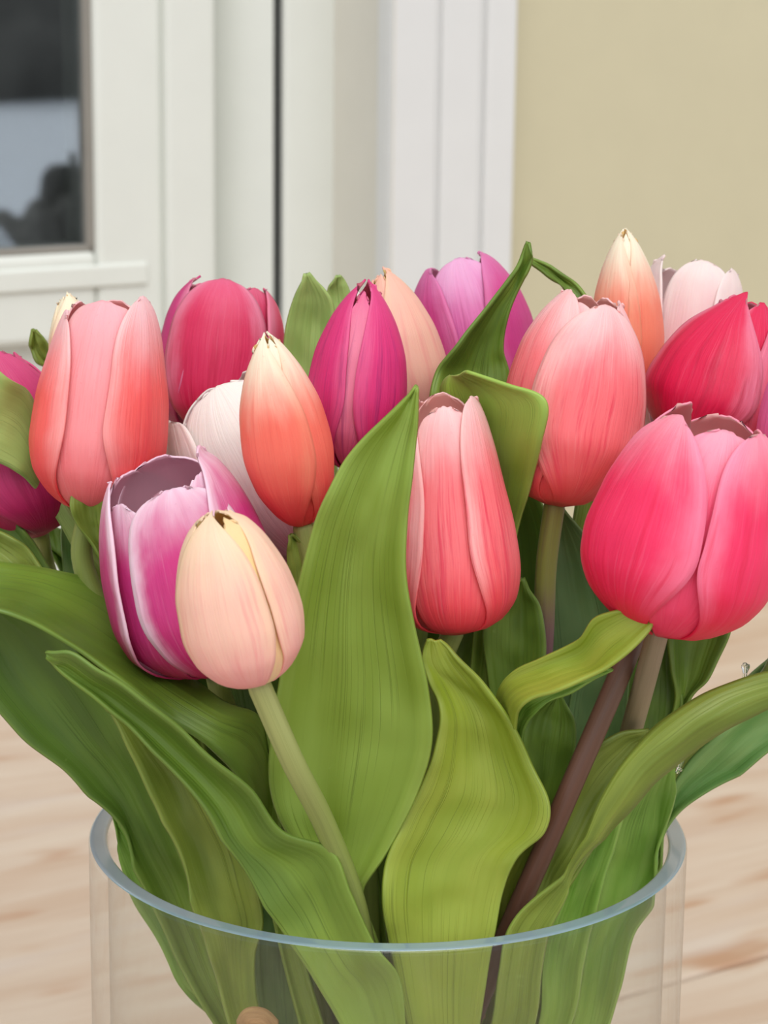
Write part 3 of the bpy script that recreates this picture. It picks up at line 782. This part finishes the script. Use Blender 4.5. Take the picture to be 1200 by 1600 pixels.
# front left leaf, tip at the left, rolled edge
leaf('t8', 'mid', [(72, 1016, 73, 1030, -70, 0, 0), (108, 1022, 92, 1050, -72, 3, 2), (165, 1052, 150, 1096, -72, 5, 2), (235, 1100, 205, 1142, -71, 6, 2), (310, 1165, 268, 1200, -70, 6, 2),
    (390, 1232, 318, 1262, -69, 6, 1), (440, 1300, 355, 1330, -67, 5, 1), (520, 1332, 398, 1395, -65, 5, 1), (548, 1395, 440, 1452, -63, 4, 1), (582, 1468, 478, 1512, -61, 3, 0), (622, 1525, 520, 1580, -58, 3, 0), (634, 1610, 560, 1660, -54, 3, 0)])
# olive leaf behind it that narrows into the vase
leaf('t5', 'olive', [(160, 1098, 170, 1094, -58, 0, 0), (188, 1140, 230, 1120, -58, 3, 0), (215, 1200, 300, 1190, -58, 5, 0), (245, 1265, 350, 1260, -57, 6, 0), (270, 1330, 385, 1330, -55, 6, 0),
    (293, 1400, 404, 1398, -53, 5, 0), (315, 1455, 410, 1445, -50, 4, 0), (332, 1505, 398, 1490, -46, 3, 0), (352, 1580, 402, 1570, -40, 3, 0), (380, 1660, 430, 1650, -34, 2, 0)])
# bluish leaf deeper in the vase
leaf('t7', 'teal', [(430, 1300, 436, 1300, -34, 0, 0), (402, 1380, 480, 1390, -34, 3, 0), (400, 1440, 488, 1450, -33, 4, 0), (396, 1490, 490, 1500, -31, 4, 0), (402, 1560, 490, 1570, -27, 4, 0), (420, 1640, 488, 1650, -20, 3, 0)])
# long arching leaf at the left: hollow face above, folded margin below
leaf('t1', 'mid', [(-40, 868, -40, 950, -52, 4, -14, -42, 925), (20, 880, 10, 958, -50, 4, -16, 16, 930), (80, 890, 60, 980, -46, 3, -18, 72, 950), (150, 912, 130, 1022, -41, 0, -20, 140, 990), (215, 968, 200, 1072, -40, -3, -20, 200, 1030),
    (285, 1044, 268, 1128, -47, -3, -10, 270, 1082), (345, 1094, 330, 1170, -51, -2, -7, 340, 1120), (405, 1120, 372, 1215, -48, 3, -6, 396, 1148), (425, 1180, 395, 1260, -46, 4, -3, 420, 1204), (440, 1300, 410, 1340, -42, 3, 0), (462, 1450, 432, 1460, -38, 2, 0)], wav=.0004)
leaf('t20', 'dark', [(190, 905, 196, 915, -16, 0, 0), (170, 930, 330, 930, -15, 3, 0), (180, 990, 400, 1000, -14, 3, 0), (230, 1060, 425, 1080, -13, 3, 0), (290, 1140, 428, 1180, -12, 3, 0), (350, 1250, 430, 1290, -11, 3, 0), (430, 1420, 480, 1430, -9, 2, 0)])
# big leaf dropping from the left edge into the vase
leaf('t1', 'dark', [(-70, 900, -60, 900, -48, 0, 0), (-60, 985, 30, 950, -48, 3, 0), (-30, 1070, 95, 990, -46, 5, 0), (30, 1145, 160, 1075, -44, 6, 0), (100, 1205, 212, 1165, -41, 6, 0), (160, 1275, 254, 1250, -37, 6, 0),
    (202, 1345, 284, 1330, -33, 6, 0), (240, 1420, 318, 1410, -29, 5, 0), (276, 1500, 346, 1490, -26, 4, 0), (330, 1590, 376, 1580, -23, 3, 0), (390, 1690, 420, 1680, -18, 2, 0)])
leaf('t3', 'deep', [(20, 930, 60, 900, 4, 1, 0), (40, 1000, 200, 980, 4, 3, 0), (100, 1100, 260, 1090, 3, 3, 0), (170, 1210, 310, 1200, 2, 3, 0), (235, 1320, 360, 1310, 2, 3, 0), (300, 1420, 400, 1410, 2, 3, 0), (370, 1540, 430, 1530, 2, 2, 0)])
leaf('t1', 'bright', [(150, 1240, 156, 1240, -22, 0, 0), (180, 1330, 212, 1322, -21, 1, 0), (208, 1408, 250, 1398, -20, 1, 0), (252, 1478, 292, 1465, -19, 1, 0), (282, 1545, 322, 1530, -18, 1, 0), (342, 1602, 370, 1590, -15, 1, 0), (400, 1690, 420, 1690, -12, 1, 0)])
# leaf across the maroon tulip, narrowing under the coral one
leaf('t20', 'pale', [(-60, 540, -50, 545, -20, 0, 0), (4, 582, -60, 680, -20, 0, 0), (44, 612, -10, 716, -15, -1, -4), (62, 660, 30, 742, -12, -1, -5), (78, 730, 52, 762, -9, -1, -3), (108, 790, 82, 802, -7, 0, 0), (150, 842, 112, 854, -6, 0, 0), (180, 900, 150, 915, -5, 1, 0), (240, 1040, 200, 1060, -4, 1, 0), (330, 1300, 300, 1310, -3, 1, 0)])
leaf('t1', 'olive', [(112, 764, 162, 758, -32, 2, 0), (110, 790, 170, 790, -32, 2, 0), (122, 822, 172, 826, -31, 2, 0), (150, 860, 185, 872, -30, 2, 0), (200, 950, 240, 950, -28, 2, 0), (330, 1250, 350, 1250, -16, 2, 0)])
leaf('t2', 'olive', [(50, 516, 56, 516, 40, 0, 0), (47, 542, 70, 530, 40, 1, 0), (55, 560, 84, 560, 40, 1, 0), (76, 580, 110, 590, 40, 1, 0), (120, 760, 160, 760, 37, 1, 0), (230, 1100, 270, 1100, 34, 1, 0), (400, 1400, 430, 1400, 25, 1, 0)])
leaf('t3', 'blue', [(100, 790, 110, 788, 20, 0, 0), (96, 830, 150, 840, 18, 2, 0), (98, 880, 170, 900, 17, 3, 0), (108, 940, 190, 960, 13, 3, 0), (200, 1150, 270, 1150, 9, 3, 0), (400, 1400, 450, 1400, 7, 2, 0)])
leaf('t20', 'olive', [(-60, 800, -50, 800, -20, 0, 0), (-10, 828, -40, 880, -20, 2, 0), (30, 848, 0, 900, -20, 2, 0), (64, 885, 40, 920, -20, 2, 0), (140, 990, 110, 1020, -20, 2, 0), (300, 1280, 270, 1290, -14, 2, 0)])
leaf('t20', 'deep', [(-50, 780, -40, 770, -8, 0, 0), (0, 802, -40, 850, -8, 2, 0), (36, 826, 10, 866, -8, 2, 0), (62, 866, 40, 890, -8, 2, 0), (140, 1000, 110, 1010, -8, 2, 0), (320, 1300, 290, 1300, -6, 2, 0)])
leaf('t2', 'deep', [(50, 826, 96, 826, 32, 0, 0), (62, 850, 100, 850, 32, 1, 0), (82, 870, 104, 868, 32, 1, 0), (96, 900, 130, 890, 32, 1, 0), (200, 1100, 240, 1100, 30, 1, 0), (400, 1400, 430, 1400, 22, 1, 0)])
# leaves behind the flowers along the top
leaf('t12', 'pale', [(476, 427, 482, 427, 26, 0, 0), (458, 470, 518, 470, 26, 2, 0), (446, 520, 522, 520, 26, 3, 0), (444, 590, 520, 590, 26, 3, 0), (460, 720, 525, 720, 25, 3, 0), (500, 950, 545, 950, 22, 2, 0), (540, 1350, 570, 1350, 14, 2, 0)])
leaf('t12', 'pale', [(524, 431, 532, 431, 46, 0, 0), (513, 450, 544, 450, 46, 1, 0), (515, 500, 552, 500, 45, 1, 0), (530, 700, 560, 700, 40, 1, 0), (570, 1000, 600, 1000, 36, 1, 0), (590, 1350, 620, 1350, 26, 1, 0)])
leaf('t11', 'mid', [(822, 377, 827, 379, 0, 0, 0), (812, 408, 832, 402, 0, 1, 0), (790, 444, 818, 436, 0, 2, 1), (756, 488, 794, 492, 0, 3, 2), (716, 534, 786, 546, 0, 4, 3), (684, 580, 796, 585, -1, 4, 3), (672, 620, 800, 625, -2, 4, 3), (690, 720, 790, 730, -2, 4, 2), (690, 950, 760, 950, -2, 3, 0), (660, 1350, 690, 1350, 0, 2, 0)])
leaf('t15', 'mid', [(828, 404, 829, 410, 26, 0, 0), (862, 418, 852, 428, 26, 1, 0), (892, 438, 880, 452, 26, 1, 0), (925, 480, 905, 490, 24, 1, 0), (945, 600, 915, 600, 20, 1, 0), (910, 900, 880, 900, 14, 1, 0), (760, 1350, 730, 1350, 4, 1, 0)])
leaf('t14', 'spring', [(704, 588, 730, 581, -22, 0, -8), (690, 604, 800, 602, -25, 0, -11), (690, 636, 852, 624, -27, 0, -12), (700, 690, 846, 690, -25, 1, -12), (720, 760, 830, 757, -19, 1, -9), (740, 830, 810, 818, -15, 1, -4), (745, 900, 795, 900, -14, 1, -2), (730, 1100, 770, 1100, -16, 1, 0), (690, 1400, 720, 1400, -8, 1, 0)])
# right-hand cluster
leaf('t18', 'lime', [(1022, 956, 1024, 966, -66, 0, 0), (972, 953, 1010, 990, -66, 1, -2, 995, 968), (928, 966, 968, 1030, -65, 3, -4, 948, 1000), (900, 1003, 925, 1056, -63, 4, -5, 912, 1036), (845, 1028, 868, 1078, -60, 4, -6, 852, 1056), (796, 1052, 818, 1100, -56, 4, -6, 800, 1080),
    (776, 1088, 806, 1130, -50, 4, -4, 786, 1118), (772, 1150, 808, 1180, -44, 3, -2), (770, 1260, 806, 1270, -38, 2, 0), (740, 1450, 770, 1450, -30, 2, 0)], wav=.0004)
leaf('t18', 'bright', [(955, 1042, 958, 1046, -55, 0, 0), (880, 1060, 890, 1084, -53, 1, 0), (815, 1085, 846, 1104, -50, 1, 0), (800, 1105, 822, 1134, -46, 1, 0), (795, 1150, 815, 1170, -42, 1, 0), (770, 1300, 800, 1300, -36, 1, 0)], thick=.0008)
leaf('t18', 'olive', [(1300, 1034, 1306, 1060, -54, 0, 0), (1225, 1046, 1264, 1100, -58, -2, 0), (1160, 1058, 1205, 1106, -61, -2, 0), (1085, 1092, 1140, 1134, -64, -3, 0), (1024, 1138, 1074, 1182, -65, -3, 0), (972, 1192, 1020, 1226, -65, -3, 0), (938, 1250, 978, 1272, -64, -2, 0), (914, 1312, 932, 1326, -62, -1, 0),
    (888, 1360, 900, 1374, -58, 0, 0), (835, 1405, 880, 1412, -55, 2, 0), (794, 1455, 858, 1452, -53, 3, 0), (780, 1520, 846, 1515, -51, 3, 0), (766, 1610, 834, 1605, -45, 3, 0)], wav=.0004)
leaf('t18', 'bright', [(1046, 1175, 1054, 1175, -36, 0, 0), (1000, 1230, 1056, 1225, -33, 2, 0), (965, 1285, 1061, 1280, -28, 4, 0), (950, 1345, 1052, 1335, -25, 5, 0), (934, 1410, 1024, 1405, -23, 5, 0), (915, 1480, 990, 1465, -22, 4, 0), (905, 1540, 968, 1545, -20, 4, 0), (885, 1620, 942, 1620, -17, 3, 0)])
leaf('t16', 'bright', [(975, 1240, 980, 1240, -46, 0, 0), (925, 1300, 968, 1300, -46, 2, 0), (892, 1370, 945, 1370, -44, 3, 0), (862, 1440, 926, 1440, -41, 3, 0), (848, 1510, 912, 1500, -38, 3, 0), (838, 1610, 892, 1600, -33, 3, 0)])
leaf('t19', 'blue', [(1290, 1070, 1310, 1120, -24, 0, 0), (1215, 1088, 1260, 1140, -23, 3, 0), (1130, 1138, 1198, 1178, -21, 4, 0), (1068, 1204, 1146, 1222, -18, 4, 0), (1045, 1252, 1098, 1272, -15, 4, 0), (1025, 1310, 1062, 1308, -10, 3, 0), (980, 1400, 1010, 1400, -8, 2, 0)])
leaf('t19', 'olive', [(1150, 1130, 1160, 1140, -2, 0, 0), (1100, 1155, 1130, 1180, -2, 1, 0), (1056, 1195, 1090, 1230, -2, 1, 0), (1035, 1260, 1060, 1275, -2, 1, 0), (980, 1400, 1010, 1400, -2, 1, 0)])
leaf('t19', 'teal', [(1290, 990, 1300, 1000, 6, 0, 0), (1215, 1020, 1230, 1060, 6, 1, 0), (1180, 1050, 1200, 1080, 5, 1, 0), (1130, 1100, 1150, 1130, 4, 1, 0), (1040, 1250, 1060, 1260, 2, 1, 0)])
leaf('t17', 'mid', [(1150, 900, 1160, 905, -26, 0, 0), (1080, 930, 1152, 935, -27, 2, 0), (1046, 985, 1137, 995, -28, 4, 0), (1048, 1040, 1108, 1058, -28, 4, 0), (1055, 1090, 1078, 1095, -26, 2, 0), (1030, 1180, 1050, 1180, -22, 1, 0), (960, 1350, 985, 1350, -16, 1, 0)])
leaf('t17', 'dark', [(1040, 960, 1046, 960, -24, 0, 0), (1020, 1020, 1052, 1030, -25, 2, 0), (1000, 1080, 1066, 1090, -25, 3, 0), (990, 1140, 1060, 1150, -24, 3, 0), (970, 1230, 1020, 1240, -22, 2, 0), (920, 1380, 960, 1380, -16, 2, 0)])
leaf('t16', 'olive', [(1014, 1142, 1020, 1150, -44, 0, 0), (962, 1148, 1010, 1190, -45, 3, 0), (918, 1178, 980, 1240, -46, 4, 0), (895, 1220, 940, 1300, -46, 4, 0), (868, 1280, 910, 1350, -46, 4, 0), (835, 1350, 880, 1400, -44, 4, 0), (810, 1440, 860, 1450, -42, 3, 0), (790, 1600, 820, 1600, -34, 2, 0)])
leaf('t14', 'mid', [(812, 904, 818, 904, -20, 0, 0), (772, 940, 842, 945, -21, 2, 0), (756, 985, 852, 1000, -22, 4, 0), (762, 1050, 850, 1060, -22, 4, 0), (775, 1150, 845, 1160, -22, 4, 0), (790, 1300, 830, 1300, -20, 3, 0), (760, 1450, 790, 1450, -16, 2, 0)])
leaf('t15', 'teal', [(866, 788, 876, 788, 4, 0, 0), (845, 850, 925, 850, 3, 3, 0), (838, 930, 962, 930, 2, 4, 0), (842, 1010, 982, 1020, 1, 4, 0), (855, 1100, 985, 1110, 0, 4, 0), (860, 1200, 960, 1200, -1, 4, 0), (840, 1350, 900, 1350, -1, 3, 0)])
leaf('t16', 'teal', [(905, 1040, 985, 1030, -12, 2, 0), (890, 1100, 980, 1100, -13, 3, 0), (880, 1180, 975, 1180, -14, 3, 0), (870, 1280, 950, 1280, -14, 3, 0), (830, 1400, 880, 1400, -12, 2, 0)])
leaf('t14', 'mid', [(868, 1078, 876, 1080, -34, 0, 0), (830, 1110, 898, 1130, -35, 2, 0), (815, 1160, 896, 1180, -36, 3, 0), (820, 1230, 876, 1240, -36, 3, 0), (815, 1320, 850, 1320, -34, 2, 0), (780, 1480, 810, 1480, -28, 2, 0)])
leaf('t9', 'mid', [(690, 940, 750, 950, -10, 1, 0), (690, 985, 750, 990, -12, 3, 0), (690, 1030, 738, 1036, -14, 3, 0), (690, 1100, 720, 1110, -15, 2, 0), (680, 1250, 710, 1250, -14, 2, 0), (650, 1450, 680, 1450, -10, 1, 0)])
leaf('t7', 'olive', [(452, 836, 458, 834, -42, 0, 0), (448, 860, 482, 856, -42, 1, 0), (450, 900, 490, 900, -42, 1, 0), (450, 980, 490, 980, -41, 1, 0), (470, 1200, 510, 1200, -32, 1, 0), (530, 1450, 550, 1450, -20, 1, 0)])
leaf('t8', 'dark', [(345, 1090, 352, 1086, -2, 0, 0), (350, 1110, 400, 1090, -2, 2, 0), (372, 1150, 440, 1140, -2, 3, 0), (400, 1220, 460, 1220, -2, 3, 0), (450, 1330, 490, 1330, -2, 2, 0), (530, 1500, 560, 1500, -3, 1, 0)])
leaf('t19', 'dark', [(1180, 780, 1190, 770, -18, 0, 0), (1190, 825, 1250, 790, -18, 1, 0), (1215, 880, 1290, 860, -12, 1, 0), (1218, 960, 1275, 950, -4, 1, 0), (1150, 1150, 1180, 1160, 8, 1, 0), (1000, 1400, 1020, 1400, 8, 1, 0)])
# leaves in the dim heart of the bunch
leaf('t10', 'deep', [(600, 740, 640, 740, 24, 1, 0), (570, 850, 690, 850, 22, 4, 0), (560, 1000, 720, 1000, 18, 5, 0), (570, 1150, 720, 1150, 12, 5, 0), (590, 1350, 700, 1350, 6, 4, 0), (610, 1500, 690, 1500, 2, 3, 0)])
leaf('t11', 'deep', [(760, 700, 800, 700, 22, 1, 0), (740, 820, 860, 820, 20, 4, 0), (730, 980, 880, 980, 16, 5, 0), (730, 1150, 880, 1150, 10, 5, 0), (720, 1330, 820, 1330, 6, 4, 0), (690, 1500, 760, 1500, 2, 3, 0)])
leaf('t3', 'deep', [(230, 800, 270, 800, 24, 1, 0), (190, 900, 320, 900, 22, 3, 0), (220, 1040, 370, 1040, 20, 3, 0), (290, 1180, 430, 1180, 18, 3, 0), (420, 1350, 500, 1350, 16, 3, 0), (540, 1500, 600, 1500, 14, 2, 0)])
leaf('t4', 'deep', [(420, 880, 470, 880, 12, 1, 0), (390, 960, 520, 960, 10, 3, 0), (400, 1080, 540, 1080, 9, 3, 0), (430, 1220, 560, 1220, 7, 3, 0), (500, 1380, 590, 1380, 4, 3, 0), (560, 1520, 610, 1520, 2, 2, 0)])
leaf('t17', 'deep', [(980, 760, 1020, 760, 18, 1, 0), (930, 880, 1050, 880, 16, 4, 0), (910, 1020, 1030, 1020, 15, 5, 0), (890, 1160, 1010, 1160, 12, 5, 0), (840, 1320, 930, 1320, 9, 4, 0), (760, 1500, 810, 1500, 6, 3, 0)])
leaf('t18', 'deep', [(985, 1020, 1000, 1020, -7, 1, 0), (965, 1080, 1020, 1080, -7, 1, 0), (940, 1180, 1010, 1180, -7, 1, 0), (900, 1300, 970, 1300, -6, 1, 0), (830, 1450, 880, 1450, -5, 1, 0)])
# ------------------------------------------------------------------ raffia tie and clear fastener
def rope(name, pts, r, mat, label, cat, parent=None):
    sp = bez(pts, 8)
    v, f, u = tube(sp, [r] * len(sp), 8)
    o = mesh_obj(name, v, f, mat, parent, uvs=u)
    return tag(o, label, cat) if label else o
tR = NT('dry_raffia'); u_, v_ = tR.uv()
rn = tR.noise(tR.comb(tR.math('MULTIPLY', u_, 14), tR.math('MULTIPLY', v_, 3), 0.0), 1.0, 4)
tR.princ(tR.mix(rn, lin((214, 174, 122)), lin((150, 104, 66))), 0.7, rn, 0.6, 0.001)
kc = P(398, 1596, -44)
rt = tag(empty('raffia_tie', kc), 'brown raffia tie knotted round the stems inside the vase', 'tie')
rp = []
e2 = P(753, 1556, -26)
cx = (kc.x + e2.x) / 2; rr_ = (e2.x - kc.x) / 2
for k in range(13):
    a = math.pi - math.pi * k / 12
    ca, sa = math.cos(a), math.sin(a)
    rp.append(Vector((cx + 0.001 + (rr_ + (0.001 if k in (0, 12) else 0.0055)) * math.copysign(abs(ca) ** 0.45, ca), kc.y + (e2.y - kc.y) * k / 12 + 0.068 * sa ** 0.45 if sa > 1e-6 else kc.y + (e2.y - kc.y) * k / 12, kc.z - 0.013 + (e2.z - kc.z) * k / 12)) - rt.location)
rope('band', rp, 0.0022, tR.m, None, None, rt)
rope('knot', [P(382, 1600, -45) - kc, P(392, 1587, -47) - kc, P(408, 1588, -47) - kc, P(424, 1602, -45) - kc], 0.0022, tR.m, None, None, rt)
rope('loose_end', [P(753, 1590, -30) - kc, P(752, 1560, -30) - kc, P(756, 1538, -31) - kc], 0.0009, tR.m, None, None, rt)
tP = NT('clear_plastic')
gp = tP.n('ShaderNodeBsdfGlass'); gp.inputs['IOR'].default_value = 1.4; gp.inputs['Roughness'].default_value = 0.1
tP.l(gp.outputs[0], tP.out.inputs[0])
fst = tag(empty('plastic_fastener', P(1163, 1062, -40)), 'clear plastic tag fastener poking up behind the arching leaf', 'fastener')
def rel(l): return [x - fst.location for x in l]
sp = bez(rel([P(1164, 1036, -40), P(1163, 1062, -40), P(1150, 1090, -42), P(1105, 1125, -44), P(1070, 1180, -44), P(1058, 1208, -44)]), 8)
v, f, u = tube(sp, [0.0005] * len(sp), 8)
mesh_obj('strand', v, f, tP.m, fst, uvs=u)
sp = bez(rel([P(1165, 1037, -40), P(1165, 1043, -40), P(1164, 1052, -40)]), 5)
v, f, u = tube(sp, [0.0003, .0008, .001, .001, .001, .001, .0009, .0008, .0007, .0006, .0005], 8)
mesh_obj('bulb_end', v, f, tP.m, fst, uvs=u)
sp = bez(rel([P(1052, 1190, -44), P(1060, 1200, -44), P(1066, 1204, -44)]), 5)
v, f, u = tube(sp, [0.0004] * len(sp), 6)
mesh_obj('cross_end', v, f, tP.m, fst, uvs=u)
